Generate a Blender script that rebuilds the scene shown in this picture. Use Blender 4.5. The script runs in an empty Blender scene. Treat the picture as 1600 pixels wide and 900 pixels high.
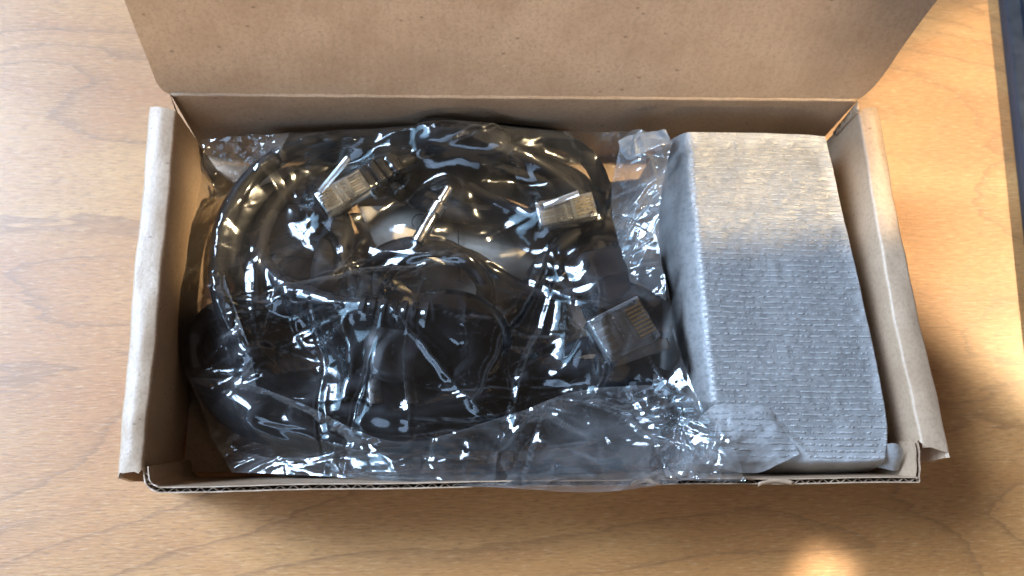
import bpy, bmesh, math, random
import numpy as np
from mathutils import Vector, Matrix, Euler
from mathutils.bvhtree import BVHTree

random.seed(7)
RNG = np.random.default_rng(11)
SC = bpy.context.scene
COL = SC.collection

# ------------------------------------------------------------------ camera
CAM_LOC = Vector((-0.03086, -0.01924, 0.30066))
CAM_ROT = Euler((0.3055, -0.0790, -0.0308), 'XYZ')
FPX = 1369.8
cd = bpy.data.cameras.new('camera')
cam = bpy.data.objects.new('camera', cd)
COL.objects.link(cam)
cam.location = CAM_LOC
cam.rotation_euler = CAM_ROT
cd.sensor_width = 36.0
cd.lens = FPX / 1600 * 36.0
cd.clip_start = 0.005
cd.clip_end = 20
cd.dof.use_dof = True
cd.dof.focus_distance = 0.262
cd.dof.aperture_fstop = 13.0
SC.camera = cam
CM = CAM_ROT.to_matrix()


def U(px, py, z=0.0):
    """the point of the place at height z that the photograph shows at pixel px, py"""
    d = CM @ Vector(((px - 800) / FPX, -(py - 450) / FPX, -1.0))
    t = (z - CAM_LOC.z) / d.z
    return CAM_LOC + d * t


def UY(px, py, p0, n):
    """same, on the plane through p0 with normal n"""
    d = CM @ Vector(((px - 800) / FPX, -(py - 450) / FPX, -1.0))
    t = (p0 - CAM_LOC).dot(n) / d.dot(n)
    return CAM_LOC + d * t


# ------------------------------------------------------------------ world, lights, exposure
w = bpy.data.worlds.new('World')
SC.world = w
w.use_nodes = True
w.node_tree.nodes['Background'].inputs[0].default_value = (0.92, 0.74, 0.60, 1)
w.node_tree.nodes['Background'].inputs[1].default_value = 0.14
SC.view_settings.view_transform = 'Standard'
SC.view_settings.look = 'None'
SC.view_settings.exposure = 0.0
SC.view_settings.gamma = 1.0
SC.view_settings.use_curve_mapping = False
SC.render.engine = 'CYCLES'
SC.cycles.use_denoising = True
SC.cycles.max_bounces = 14
SC.cycles.transparent_max_bounces = 40
SC.cycles.caustics_reflective = False
SC.cycles.caustics_refractive = False
SC.cycles.sample_clamp_indirect = 4.0


def area(name, target, direction, dist, sx, sy, power, color, spread=180, roll=None):
    """an area lamp at distance dist from target, seen from it along direction; roll: world vector of its x side"""
    d = Vector(direction).normalized()
    L = bpy.data.lights.new(name, 'AREA')
    L.shape = 'RECTANGLE'
    L.size, L.size_y = sx, sy
    L.energy = power
    L.color = color
    L.spread = math.radians(spread)
    o = bpy.data.objects.new(name, L)
    COL.objects.link(o)
    z = d
    x = Vector(roll) if roll is not None else Vector((0, 0, 1)).cross(z)
    x = (x - z * x.dot(z)).normalized()
    y = z.cross(x)
    o.matrix_world = Matrix.Translation(Vector(target) + d * dist) @ Matrix((x, y, z)).transposed().to_4x4()
    return o


BOXC = Vector((0, 0.06, 0.03))
COOL = (0.58, 0.74, 1.0)
WARM = (1.0, 0.76, 0.45)
# the window: two bright panes to the left and a little behind
for k, off in enumerate((-0.23, 0.23)):
    az, el = math.radians(154), math.radians(43)
    d = Vector((math.cos(az) * math.cos(el), math.sin(az) * math.cos(el), math.sin(el)))
    side = Vector((0, 0, 1)).cross(d).normalized()
    area('window_light', Vector((-0.185, 0.105, 0.01)) + side * off, d, 0.95, 0.40, 0.75, 2.5, COOL, 32)
# the rest of the sky seen through that window side, much dimmer
area('sky_light', (-0.10, 0.075, 0.02), (-0.86, 0.16, 0.56), 1.2, 0.95, 0.75, 1.9, (0.40, 0.68, 1.0), 56)
# added dim blue fill lamp at front left, for film reflections and shaded parts
area('blue_fill_light', BOXC, (-0.40, -0.75, 0.62), 1.0, 0.9, 0.30, 0.55, (0.48, 0.68, 1.0), 70)
# added soft warm fill lamp in front, to brighten the lid and wood
area('warm_fill_light', BOXC, (0.35, -0.90, 0.06), 1.2, 2.2, 0.9, 1.6, (1.0, 0.72, 0.48))
# sun patches: area lamps sized to the lit areas, all from one direction
SUND = Vector((0.60, 0.06, 0.80)).normalized()


def beam(name, corners, power_density, spread=3.0, soft=0.0):
    """a patch of sun: corners = three points (origin, along x, along y) of the lit parallelogram"""
    o, a, b = [Vector(c) for c in corners]
    cpt = o + (a - o) / 2 + (b - o) / 2
    ex = (a - o) - SUND * (a - o).dot(SUND)
    ey = (b - o) - SUND * (b - o).dot(SUND)
    sx = ex.length
    ey2 = ey - ex.normalized() * ey.dot(ex.normalized())
    return area(name, cpt, SUND, 0.5, sx, ey2.length, power_density * sx * ey2.length, WARM, spread, ex)


E1 = U(1050, 372, 0.044); E2 = U(1400, 352, 0.045)
ey = (E2 - E1).normalized()
c0 = E2 + ey * 0.0035
beam('sun_beam', (c0 - ey * 0.222, c0, c0 - ey * 0.222 + Vector((0, 0.0470, 0))), 7.6, 3.2)
T1 = U(1450, 495, 0.0); T2 = U(1600, 610, 0.0)
et = (T2 - T1).normalized()
nt = Vector((-et.y, et.x, 0))
T1 = T1 - et * 0.054
beam('sun_beam', (T1, T2 + et * 0.12, T1 + nt * 0.30), 5.2, 3.0)
beam('sun_beam', (U(1258, 850), U(1325, 880), U(1225, 960)), 7.0, 1.8)

# added lamps to brighten the lid: broad patch, lower right patch, gap for shadow
FD = Vector((0.10, -0.95, 0.30)).normalized()


def lid_fill_beam(px0, px1, h0, h1, dens):
    hy = 0.135
    x0, x1 = U(px0, 150, 0.045).x, U(px1, 150, 0.045).x
    c = Vector(((x0 + x1) / 2, hy, 0.045 + (h0 + h1) / 2))
    w_, h_ = x1 - x0, h1 - h0
    area('lid_fill_beam', c, FD, 0.5, w_, h_, dens * w_ * h_, (1.0, 0.84, 0.66), 6.0, (1, 0, 0))


lid_fill_beam(130, 1262, 0.003, 0.115, 1.6)
lid_fill_beam(1262, 1560, 0.003, 0.012, 1.6)

# ------------------------------------------------------------------ node helper
class NT:
    def __init__(s, name):
        s.m = bpy.data.materials.new(name)
        s.m.use_nodes = True
        s.t = s.m.node_tree
        s.t.nodes.clear()
        s.out = s.t.nodes.new('ShaderNodeOutputMaterial')

    def n(s, typ, inp=None, **kw):
        nd = s.t.nodes.new('ShaderNode' + typ)
        for k, v in kw.items():
            setattr(nd, k, v)
        for k, v in (inp or {}).items():
            sock = nd.inputs[k]
            if isinstance(v, bpy.types.NodeSocket):
                s.t.links.new(v, sock)
            else:
                sock.default_value = v
        return nd

    def coord(s, scale=(1, 1, 1), rot=(0, 0, 0), loc=(0, 0, 0), kind='Object'):
        tc = s.n('TexCoord')
        mp = s.n('Mapping', {'Vector': tc.outputs[kind], 'Scale': scale, 'Rotation': rot, 'Location': loc})
        return mp.outputs[0]

    def noise(s, vec, scale, detail=4, rough=0.55, dist=0.0):
        return s.n('TexNoise', {'Vector': vec, 'Scale': scale, 'Detail': detail, 'Roughness': rough, 'Distortion': dist}).outputs[0]

    def ramp(s, fac, stops, interp='LINEAR'):
        nd = s.n('ValToRGB', {'Fac': fac})
        cr = nd.color_ramp
        cr.interpolation = interp
        while len(cr.elements) < len(stops):
            cr.elements.new(0.5)
        for e, (p, c) in zip(cr.elements, stops):
            e.position = p
            e.color = c if len(c) == 4 else (*c, 1)
        return nd.outputs[0]

    def mix(s, fac, a, b, mode='MIX'):
        nd = s.n('Mix', data_type='RGBA', blend_type=mode)
        for sock, v in ((nd.inputs[0], fac), (nd.inputs[6], a), (nd.inputs[7], b)):
            if isinstance(v, bpy.types.NodeSocket):
                s.t.links.new(v, sock)
            elif sock.type == 'RGBA':
                sock.default_value = (*v, 1) if len(v) == 3 else v
            else:
                sock.default_value = v
        return nd.outputs[2]

    def math(s, op, a, b=0.0, clamp=False):
        nd = s.n('Math', operation=op, use_clamp=clamp)
        for sock, v in zip(nd.inputs, (a, b)):
            if isinstance(v, bpy.types.NodeSocket):
                s.t.links.new(v, sock)
            else:
                sock.default_value = v
        return nd.outputs[0]

    def bump(s, h, strength, dist, normal=None):
        i = {'Height': h, 'Strength': strength, 'Distance': dist}
        if normal is not None:
            i['Normal'] = normal
        return s.n('Bump', i).outputs[0]

    def principled(s, **kw):
        nd = s.n('BsdfPrincipled')
        for k, v in kw.items():
            sock = nd.inputs[k.replace('_', ' ')]
            if isinstance(v, bpy.types.NodeSocket):
                s.t.links.new(v, sock)
            elif sock.type == 'RGBA':
                sock.default_value = (*v, 1)
            else:
                sock.default_value = v
        return nd

    def done(s, shader):
        s.t.links.new(shader.outputs[0], s.out.inputs[0])
        return s.m


# ------------------------------------------------------------------ materials
def mat_wood():
    t = NT('maple_wood')
    rot = (0, 0, math.radians(8))
    v = t.coord((1, 1, 1), rot)
    # growth rings cut almost flat: a long slow field whose contour lines run with the grain
    fld = t.noise(t.coord((1.5, 5.2, 1), rot, (3.1, 1.7, 0.3)), 2.6, 2.0, 0.45, 0.7)
    rip = t.noise(t.coord((9, 60, 1), rot), 3.0, 3, 0.6)
    rings = t.math('FRACT', t.math('ADD', t.math('MULTIPLY', fld, 10.0), t.math('MULTIPLY', rip, 0.62)))
    fine = t.noise(t.coord((34, 330, 1), rot), 4.0, 5, 0.70, 0.2)
    fleck = t.noise(t.coord((260, 1500, 1), rot), 1.0, 3, 0.6)
    blotch = t.noise(t.coord((1, 1.8, 1), rot), 17, 4, 0.6, 0.5)
    broad = t.noise(t.coord((2.0, 10, 1), rot), 3.0, 3, 0.5, 0.6)
    base = t.ramp(broad, [(0.30, (0.445, 0.190, 0.056)), (0.70, (0.640, 0.345, 0.122))])
    base = t.mix(t.ramp(blotch, [(0.36, (0.45, 0.45, 0.45)), (0.60, (0, 0, 0))]), base, (0.480, 0.190, 0.058))
    dark = t.ramp(rings, [(0.0, (0.10, 0.10, 0.10)), (0.62, (0.0, 0.0, 0.0)), (0.86, (0.25, 0.25, 0.25)), (0.965, (0.78, 0.78, 0.78)), (1.0, (0.10, 0.10, 0.10))])
    base = t.mix(dark, base, (0.300, 0.140, 0.050))
    base = t.mix(t.ramp(fine, [(0.34, (0.42, 0.42, 0.42)), (0.56, (0, 0, 0))]), base, (0.330, 0.165, 0.062))
    base = t.mix(t.ramp(fleck, [(0.34, (0.50, 0.50, 0.50)), (0.47, (0, 0, 0))]), base, (0.250, 0.120, 0.048))
    base = t.mix(t.ramp(fleck, [(0.56, (0, 0, 0)), (0.70, (0.38, 0.38, 0.38))]), base, (0.70, 0.47, 0.25))
    h = t.math('ADD', fine, t.math('MULTIPLY', fleck, 0.9))
    b = t.bump(h, 0.45, 0.00030)
    rough = t.ramp(t.noise(t.coord((30, 240, 1), rot), 3, 4), [(0.3, (0.34, 0.34, 0.34)), (0.7, (0.48, 0.48, 0.48))])
    return t.done(t.principled(Base_Color=base, Roughness=rough, Normal=b, Specular_IOR_Level=0.5, Coat_Weight=0.55, Coat_Roughness=0.30))


def mat_kraft(name='kraft_cardboard', k=1.0, tint=(1, 1, 1), flutes=0.0):
    t = NT(name)
    v = t.coord()
    a = t.noise(v, 60, 5, 0.6)
    b = t.noise(v, 900, 3, 0.6)
    c1 = tuple(k * x * y for x, y in zip((0.420, 0.288, 0.185), tint))
    c2 = tuple(k * x * y for x, y in zip((0.530, 0.385, 0.262), tint))
    col = t.mix(t.ramp(a, [(0.3, (0, 0, 0)), (0.7, (1, 1, 1))]), c1, c2)
    col = t.mix(t.ramp(b, [(0.30, (0.5, 0.5, 0.5)), (0.55, (0, 0, 0))]), col, tuple(x * 0.72 for x in c1))
    # fibres: dark and pale specks
    vo = t.n('TexVoronoi', {'Vector': t.coord((1, 1.9, 1.4), (0.4, 0.3, 0.6)), 'Scale': 190, 'Randomness': 1.0}, feature='F1')
    sel = t.n('SeparateColor', {0: vo.outputs[1]}).outputs[0]
    spot = t.math('MULTIPLY', t.math('LESS_THAN', vo.outputs[0], 0.13), t.math('GREATER_THAN', sel, 0.78))
    col = t.mix(t.math('MULTIPLY', spot, 0.55), col, (0.16, 0.095, 0.055))
    vo2 = t.n('TexVoronoi', {'Vector': t.coord((1.6, 1, 1.2), (0.1, 0.7, 1.2)), 'Scale': 260, 'Randomness': 1.0}, feature='F1')
    sel2 = t.n('SeparateColor', {0: vo2.outputs[1]}).outputs[1]
    spot2 = t.math('MULTIPLY', t.math('LESS_THAN', vo2.outputs[0], 0.16), t.math('GREATER_THAN', sel2, 0.90))
    col = t.mix(t.math('MULTIPLY', spot2, 0.35), col, (0.66, 0.52, 0.38))
    hh = t.math('ADD', t.math('MULTIPLY', a, 0.6), t.math('MULTIPLY', b, 0.5))
    if flutes:
        sm = t.noise(t.coord((1, 1, 1)), 14, 4, 0.6, 0.6)
        col = t.mix(t.ramp(sm, [(0.35, (0.28, 0.28, 0.28)), (0.60, (0, 0, 0))]), col, tuple(x * 0.80 for x in c1))
        sc = t.noise(t.coord((1, 22, 22), (0.2, 0.1, 0.5)), 30, 3, 0.7)
        col = t.mix(t.ramp(sc, [(0.66, (0, 0, 0)), (0.80, (0.35, 0.35, 0.35))]), col, tuple(min(1, x * 1.25) for x in c2))
        fl = t.n('TexWave', {'Vector': t.coord(), 'Scale': 92.0, 'Distortion': 0.6}, wave_type='BANDS', bands_direction='X').outputs[1]
        hh = t.math('ADD', hh, t.math('MULTIPLY', fl, flutes))
    bm_ = t.bump(hh, 0.55, 0.0004)
    return t.done(t.principled(Base_Color=col, Roughness=0.45, Normal=bm_, Specular_IOR_Level=0.6))


def mat_film(name='clear_film', haze=0.05, refl=1.7, bump=0.00025, rough=0.035, white=0.12):
    t = NT(name)
    v = t.coord()
    n1 = t.noise(t.coord((1, 1.0, 1), (0, 0, 0.5)), 130, 3, 0.5, 0.6)
    n2 = t.noise(v, 700, 2, 0.5)
    b = t.bump(t.math('ADD', n1, t.math('MULTIPLY', n2, 0.12)), 0.5, bump)
    fr = t.n('Fresnel', {'IOR': 1.5, 'Normal': b}).outputs[0]
    fac = t.math('MULTIPLY', fr, refl, True)
    g1 = t.n('BsdfGlossy', {'Color': (0.96, 0.99, 1, 1), 'Roughness': rough, 'Normal': b})
    g2 = t.n('BsdfGlossy', {'Color': (0.96, 0.99, 1, 1), 'Roughness': 0.17, 'Normal': b})
    gl = t.n('MixShader', {0: 0.22, 1: g1.outputs[0], 2: g2.outputs[0]})
    tr = t.n('BsdfTransparent', {'Color': (0.965, 0.97, 0.975, 1)})
    df = t.n('BsdfDiffuse', {'Color': (0.82, 0.85, 0.88, 1), 'Normal': b})
    tl = t.n('BsdfTranslucent', {'Color': (0.82, 0.85, 0.88, 1), 'Normal': b})
    hz = t.n('MixShader', {0: 0.45, 1: df.outputs[0], 2: tl.outputs[0]})
    # milky where the film is stretched, doubled up or whitened along a crease
    hn = t.ramp(t.noise(t.coord((1, 1, 1), (0, 0, 0.9)), 45, 5, 0.62, 0.8), [(0.38, (0.25, 0.25, 0.25)), (0.70, (1.9, 1.9, 1.9))])
    loose = t.n('Attribute', attribute_name='loose').outputs[2]
    crease = t.n('Attribute', attribute_name='crease').outputs[2]
    lw = t.n('LayerWeight', {'Blend': 0.35}).outputs[1]
    hf = t.math('MULTIPLY', t.math('MULTIPLY', hn, haze), t.math('ADD', 1.0, t.math('MULTIPLY', lw, 3.0)))
    hf = t.math('MULTIPLY', hf, t.math('ADD', 1.0, t.math('MULTIPLY', loose, 2.6)))
    hf = t.math('ADD', hf, t.math('MULTIPLY', crease, white), True)
    m1 = t.n('MixShader', {0: hf, 1: tr.outputs[0], 2: hz.outputs[0]})
    m2 = t.n('MixShader', {0: fac, 1: m1.outputs[0], 2: gl.outputs[0]})
    return t.done(m2)


def mat_plastic(name, col, rough=0.38, bump=0.0, spec=0.5):
    t = NT(name)
    v = t.coord()
    n = t.noise(v, 220, 4)
    c = t.mix(t.ramp(n, [(0.3, (0, 0, 0)), (0.7, (1, 1, 1))]), tuple(x * 0.82 for x in col), tuple(x * 1.15 for x in col))
    r = t.ramp(n, [(0.3, (rough * 0.85,) * 3), (0.7, (min(1, rough * 1.2),) * 3)])
    b = t.bump(t.noise(v, 2600, 2), 0.4, 0.00004 + bump)
    return t.done(t.principled(Base_Color=c, Roughness=r, Normal=b, Specular_IOR_Level=spec))


def mat_metal(name, col, rough=0.18):
    t = NT(name)
    n = t.noise(t.coord((1, 1, 1)), 500, 3)
    r = t.ramp(n, [(0.3, (rough * 0.7,) * 3), (0.7, (rough * 1.4,) * 3)])
    return t.done(t.principled(Base_Color=col, Metallic=1.0, Roughness=r))


def mat_foam(name, lo, hi, emb=1.0, trans=0.0, edge=False):
    t = NT(name)
    v = t.coord((1, 1, 1), (0, 0, math.radians(2)))
    wob = t.n('VectorMath', {0: v, 1: t.n('VectorMath', {0: t.n('TexNoise', {'Vector': v, 'Scale': 55, 'Detail': 2}).outputs[1],
              1: (0.0009, 0.0009, 0.0)}, operation='MULTIPLY').outputs[0]}, operation='ADD').outputs[0]
    # rows of short embossed dashes across the sheet
    sx = t.n('Mapping', {'Vector': wob, 'Scale': (330, 1, 1)}).outputs[0]
    wv = t.n('TexWave', {'Vector': wob, 'Scale': 178.0, 'Distortion': 0.0}, wave_type='BANDS', bands_direction='Y').outputs[1]
    dash = t.noise(t.n('Mapping', {'Vector': wob, 'Scale': (640, 700, 640)}).outputs[0], 1.0, 3, 0.6)
    row = t.math('MULTIPLY', t.ramp(wv, [(0.55, (0, 0, 0)), (0.95, (1, 1, 1))]), t.ramp(dash, [(0.40, (0, 0, 0)), (0.58, (1, 1, 1))]))
    up = t.ramp(t.n('SeparateXYZ', {0: t.n('NewGeometry').outputs[3]}).outputs[2], [(0.72, (0, 0, 0)), (0.93, (1, 1, 1))])
    row = t.math('MULTIPLY', row, up)
    cell = t.noise(t.coord((0.75, 1.15, 1)), 560, 4, 0.65)
    big = t.noise(t.coord((1, 0.55, 1)), 42, 5, 0.62)
    col = t.mix(t.ramp(big, [(0.22, (0, 0, 0)), (0.78, (1, 1, 1))]), lo, hi)
    col = t.mix(t.ramp(cell, [(0.34, (0.50, 0.50, 0.50)), (0.56, (0, 0, 0))]), col, tuple(x * 0.55 for x in lo))
    if edge:
        at = t.n('Attribute', attribute_name='free_sheet').outputs[2]
        col = t.mix(at, col, (0.46, 0.46, 0.455))
    col = t.mix(t.math('MULTIPLY', row, 0.55 * emb), col, (0.66, 0.66, 0.65))  # paler dashes: relief highlights painted into the colour
    h = t.math('ADD', t.math('MULTIPLY', row, 1.0), t.math('MULTIPLY', cell, 0.8))
    b = t.bump(h, 0.85, 0.00040)
    p = t.principled(Base_Color=col, Roughness=0.36, Normal=b, Specular_IOR_Level=0.7)
    if trans:
        tl = t.n('BsdfTranslucent', {'Color': (0.8, 0.82, 0.84, 1), 'Normal': b})
        tp = t.n('BsdfTransparent', {'Color': (0.95, 0.95, 0.95, 1)})
        m = t.n('MixShader', {0: trans, 1: p.outputs[0], 2: tl.outputs[0]})
        return t.done(t.n('MixShader', {0: 0.12, 1: m.outputs[0], 2: tp.outputs[0]}))
    return t.done(p)


M = {
    'wood': mat_wood(),
    'kraft': mat_kraft(),
    'kraft_lid': mat_kraft('kraft_lid_liner', 1.08, (1, 1, 1), 0.16),
    'kraft_edge': mat_kraft('kraft_core', 0.9, (0.95, 0.93, 0.9)),
    'film': mat_film('clear_film', 0.009, 1.6, 0.00008, 0.06, 0.09),
    'film2': mat_film('clear_film_folded', 0.055, 2.0, 0.0001),
    'rubber': mat_plastic('black_cable_jacket', (0.011, 0.011, 0.013), 0.62, 0.0, 0.22),
    'black': mat_plastic('black_moulded_plastic', (0.015, 0.015, 0.017), 0.58, 0.0, 0.22),
    'grey': mat_plastic('dark_grey_plastic', (0.060, 0.060, 0.062), 0.42),
    'navy': mat_plastic('navy_plastic', (0.004, 0.007, 0.014), 0.45),
    'navy_edge': mat_plastic('navy_rim', (0.012, 0.020, 0.032), 0.45),
    'silver': mat_metal('nickel', (0.82, 0.80, 0.77), 0.16),
    'gold': mat_metal('gold_contacts', (0.72, 0.60, 0.40), 0.25),
    'dark_metal': mat_metal('dark_bronze', (0.10, 0.095, 0.09), 0.35),
    'foam': mat_foam('foam_sheet', (0.165, 0.165, 0.163), (0.29, 0.287, 0.28), 0.7, 0.0, True),
    'foam_flap': mat_foam('foam_sheet_single', (0.34, 0.345, 0.35), (0.50, 0.50, 0.495), 0.4, 0.18),
    'paper': mat_plastic('pale_paper', (0.60, 0.55, 0.47), 0.7),
    'pale': mat_film('frosted_polycarbonate', 0.55, 3.0, 0.00003, 0.08),
    'ink': mat_plastic('black_ink', (0.03, 0.03, 0.03), 0.6),
    'clear': mat_film('clear_polycarbonate', 0.22, 3.6, 0.00003, 0.05),
    'wire': mat_plastic('copper_brown_wire', (0.42, 0.30, 0.20), 0.4),
    'wire_pale': mat_plastic('pale_wire', (0.75, 0.72, 0.66), 0.4),
}


# ------------------------------------------------------------------ mesh helpers
CONTENT = []          # world-space (verts, faces) of what lies inside the bag


def obj(name, verts, faces, mat, parent=None, smooth=True, content=False, bevel=0.0, sharp=None):
    vs = [Vector(v) for v in verts]
    if content:
        CONTENT.append((vs, [tuple(f) for f in faces]))
    if parent is None:
        xs = [v.x for v in vs]; ys = [v.y for v in vs]
        org = Vector(((min(xs) + max(xs)) / 2, (min(ys) + max(ys)) / 2, min(v.z for v in vs)))
    else:
        org = parent_loc(parent)
    me = bpy.data.meshes.new(name)
    me.from_pydata([v - org for v in vs], [], [tuple(f) for f in faces])
    bm = bmesh.new()
    bm.from_mesh(me)
    bmesh.ops.recalc_face_normals(bm, faces=bm.faces)
    if bevel:
        es = [e for e in bm.edges if len(e.link_faces) == 2 and e.calc_face_angle(0) > 0.6]
        bmesh.ops.bevel(bm, geom=es, offset=bevel, segments=2, affect='EDGES', profile=0.5)
    bm.to_mesh(me)
    bm.free()
    if smooth:
        for p in me.polygons:
            p.use_smooth = True
        if sharp is not None:
            me.set_sharp_from_angle(angle=math.radians(sharp))
    me.materials.append(M[mat])
    o = bpy.data.objects.new(name, me)
    COL.objects.link(o)
    if parent is None:
        o.location = org
    else:
        o.parent = parent
    return o


def parent_loc(o):
    p = Vector(o.location)
    while o.parent is not None:
        o = o.parent
        p += Vector(o.location)
    return p


def thing(name, label, cat, loc, group=None):
    o = bpy.data.objects.new(name, None)
    o.empty_display_size = 0.01
    COL.objects.link(o)
    o.location = loc
    o['label'] = label
    o['category'] = cat
    if group:
        o['group'] = group
    return o


def merge(*parts):
    V, F = [], []
    for v, f in parts:
        n = len(V)
        V += [Vector(x) for x in v]
        F += [tuple(i + n for i in ff) for ff in f]
    return V, F


def catmull(pts, n):
    P = [Vector(p) for p in pts]
    P = [P[0] * 2 - P[1]] + P + [P[-1] * 2 - P[-2]]
    out = []
    for i in range(1, len(P) - 2):
        for k in range(n):
            t = k / n
            a, b, c, d = P[i - 1], P[i], P[i + 1], P[i + 2]
            out.append(0.5 * ((2 * b) + (c - a) * t + (2 * a - 5 * b + 4 * c - d) * t * t + (3 * b - a - 3 * c + d) * t ** 3))
    out.append(P[-2])
    return out


def tube(path, r, seg=12, flat=1.0, caps=True):
    P = [Vector(p) for p in path]
    n = len(P)
    rr = r if isinstance(r, (list, tuple)) else [r] * n
    V, F = [], []
    up = Vector((0, 0, 1))
    for i in range(n):
        d = (P[min(i + 1, n - 1)] - P[max(i - 1, 0)]).normalized()
        s = d.cross(up)
        if s.length < 1e-4:
            s = Vector((1, 0, 0))
        s.normalize()
        u = s.cross(d)
        for k in range(seg):
            a = 2 * math.pi * k / seg
            V.append(P[i] + s * math.cos(a) * rr[i] + u * math.sin(a) * rr[i] * flat)
    for i in range(n - 1):
        for k in range(seg):
            F.append((i * seg + k, i * seg + (k + 1) % seg, (i + 1) * seg + (k + 1) % seg, (i + 1) * seg + k))
    if caps:
        F.append(tuple(range(seg - 1, -1, -1)))
        F.append(tuple(range((n - 1) * seg, n * seg)))
    return V, F


def frame(origin, xdir, zdir=(0, 0, 1)):
    x = Vector(xdir).normalized()
    z = Vector(zdir)
    z = (z - x * z.dot(x)).normalized()
    y = z.cross(x)
    m = Matrix((x, y, z)).transposed().to_4x4()
    m.translation = Vector(origin)
    return m


def box(m, x0, x1, y0, y1, z0, z1):
    c = [(x, y, z) for x in (x0, x1) for y in (y0, y1) for z in (z0, z1)]
    V = [m @ Vector(p) for p in c]
    F = [(0, 1, 3, 2), (4, 6, 7, 5), (0, 4, 5, 1), (2, 3, 7, 6), (0, 2, 6, 4), (1, 5, 7, 3)]
    return V, F


def lathe(m, prof, seg=24, sy=1.0):
    """profile (x along axis, radius)"""
    V, F = [], []
    for x, r in prof:
        for k in range(seg):
            a = 2 * math.pi * k / seg
            V.append(m @ Vector((x, r * math.cos(a), r * math.sin(a) * sy)))
    for i in range(len(prof) - 1):
        for k in range(seg):
            F.append((i * seg + k, i * seg + (k + 1) % seg, (i + 1) * seg + (k + 1) % seg, (i + 1) * seg + k))
    F.append(tuple(range(seg - 1, -1, -1)))
    F.append(tuple(range((len(prof) - 1) * seg, len(prof) * seg)))
    return V, F


def superbox(m, a, b, c, p=4.0, nu=32, nv=16):
    """rounded block, half sizes a b c"""
    V, F = [], []
    f = lambda t, e: math.copysign(abs(t) ** e, t)
    e = 2.0 / p
    for j in range(nv + 1):
        ph = -math.pi / 2 + math.pi * j / nv
        for i in range(nu):
            th = 2 * math.pi * i / nu
            V.append(m @ Vector((a * f(math.cos(ph), e) * f(math.cos(th), e), b * f(math.cos(ph), e) * f(math.sin(th), e), c * f(math.sin(ph), e))))
    for j in range(nv):
        for i in range(nu):
            F.append((j * nu + i, j * nu + (i + 1) % nu, (j + 1) * nu + (i + 1) % nu, (j + 1) * nu + i))
    return V, F


def loft_strip(rows, thick_dir, th):
    """closed solid from a grid of points (rows) and the same grid pushed by thick_dir(i,j)*th"""
    nr, nc = len(rows), len(rows[0])
    V, F = [], []
    for i in range(nr):
        for j in range(nc):
            V.append(Vector(rows[i][j]))
    for i in range(nr):
        for j in range(nc):
            V.append(Vector(rows[i][j]) + thick_dir(i, j) * th)
    N = nr * nc
    q = lambda i, j: i * nc + j
    for i in range(nr - 1):
        for j in range(nc - 1):
            F.append((q(i, j), q(i, j + 1), q(i + 1, j + 1), q(i + 1, j)))
            F.append((N + q(i, j), N + q(i + 1, j), N + q(i + 1, j + 1), N + q(i, j + 1)))
    for j in range(nc - 1):
        F.append((q(0, j), N + q(0, j), N + q(0, j + 1), q(0, j + 1)))
        F.append((q(nr - 1, j), q(nr - 1, j + 1), N + q(nr - 1, j + 1), N + q(nr - 1, j)))
    for i in range(nr - 1):
        F.append((q(i, 0), q(i + 1, 0), N + q(i + 1, 0), N + q(i, 0)))
        F.append((q(i, nc - 1), N + q(i, nc - 1), N + q(i + 1, nc - 1), q(i + 1, nc - 1)))
    return V, F


def vnoise(x, y, seed, cells=64):
    """smooth value noise, numpy, about -1..1"""
    r = np.random.default_rng(seed).uniform(-1, 1, (cells, cells))
    xi = np.floor(x).astype(int); yi = np.floor(y).astype(int)
    fx = x - xi; fy = y - yi
    fx = fx * fx * (3 - 2 * fx); fy = fy * fy * (3 - 2 * fy)
    g = lambda a, b: r[a % cells, b % cells]
    return (g(xi, yi) * (1 - fx) + g(xi + 1, yi) * fx) * (1 - fy) + (g(xi, yi + 1) * (1 - fx) + g(xi + 1, yi + 1) * fx) * fy


# ------------------------------------------------------------------ table
V, F = box(Matrix.Identity(4), -0.60, 0.60, -0.40, 0.60, -0.02, 0.0)
tb = obj('table_top', V, F, 'wood', smooth=False)
tb['kind'] = 'structure'

# ------------------------------------------------------------------ cardboard box
H = 0.045
bx = thing('cardboard_box', 'open brown cardboard mailer box with raised lid, holding bagged cables and a foam parcel', 'box', (0, 0.06, 0.0))
BL, BR = U(268, 150, H), U(1338, 159, H)          # inner top corners at the hinge
FL, FR = U(240, 770, H), U(1440, 754, H)          # front rim, outer
t_ = 0.0016
bdir = (BR - BL).normalized()
bnor = Vector((-bdir.y, bdir.x, 0))               # away from the opening
fdir = (FR - FL).normalized()
fnor = Vector((fdir.y, -fdir.x, 0))               # towards the viewer


def P(v, z):
    return Vector((v.x, v.y, z))


# floor panel
fl_pts = [P(BL, 0), P(BR, 0), P(FR + Vector((0.002, 0.010, 0)), 0), P(FL + Vector((-0.004, 0.010, 0)), 0)]
rows = [[P(fl_pts[3], 0.0008).lerp(P(fl_pts[2], 0.0008), j / 20) for j in range(21)],
        [P(fl_pts[0], 0.0008).lerp(P(fl_pts[1], 0.0008), j / 20) for j in range(21)]]
V, F = loft_strip(rows, lambda i, j: Vector((0, 0, 1)), 0.0014)
obj('bottom_panel', V, F, 'kraft', bx, smooth=False)

# back wall: slightly sagging towards its middle
n = 40
rows = []
for i in range(6):
    z = 0.0008 + (H - 0.0008) * i / 5
    rows.append([P(BL.lerp(BR, j / n), z) + bnor * (0.0007 * math.sin(3.1 * j / n) * i / 5) for j in range(n + 1)])
V, F = loft_strip(rows, lambda i, j: bnor, t_)
obj('back_wall', V, F, 'kraft', bx, sharp=40)


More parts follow.
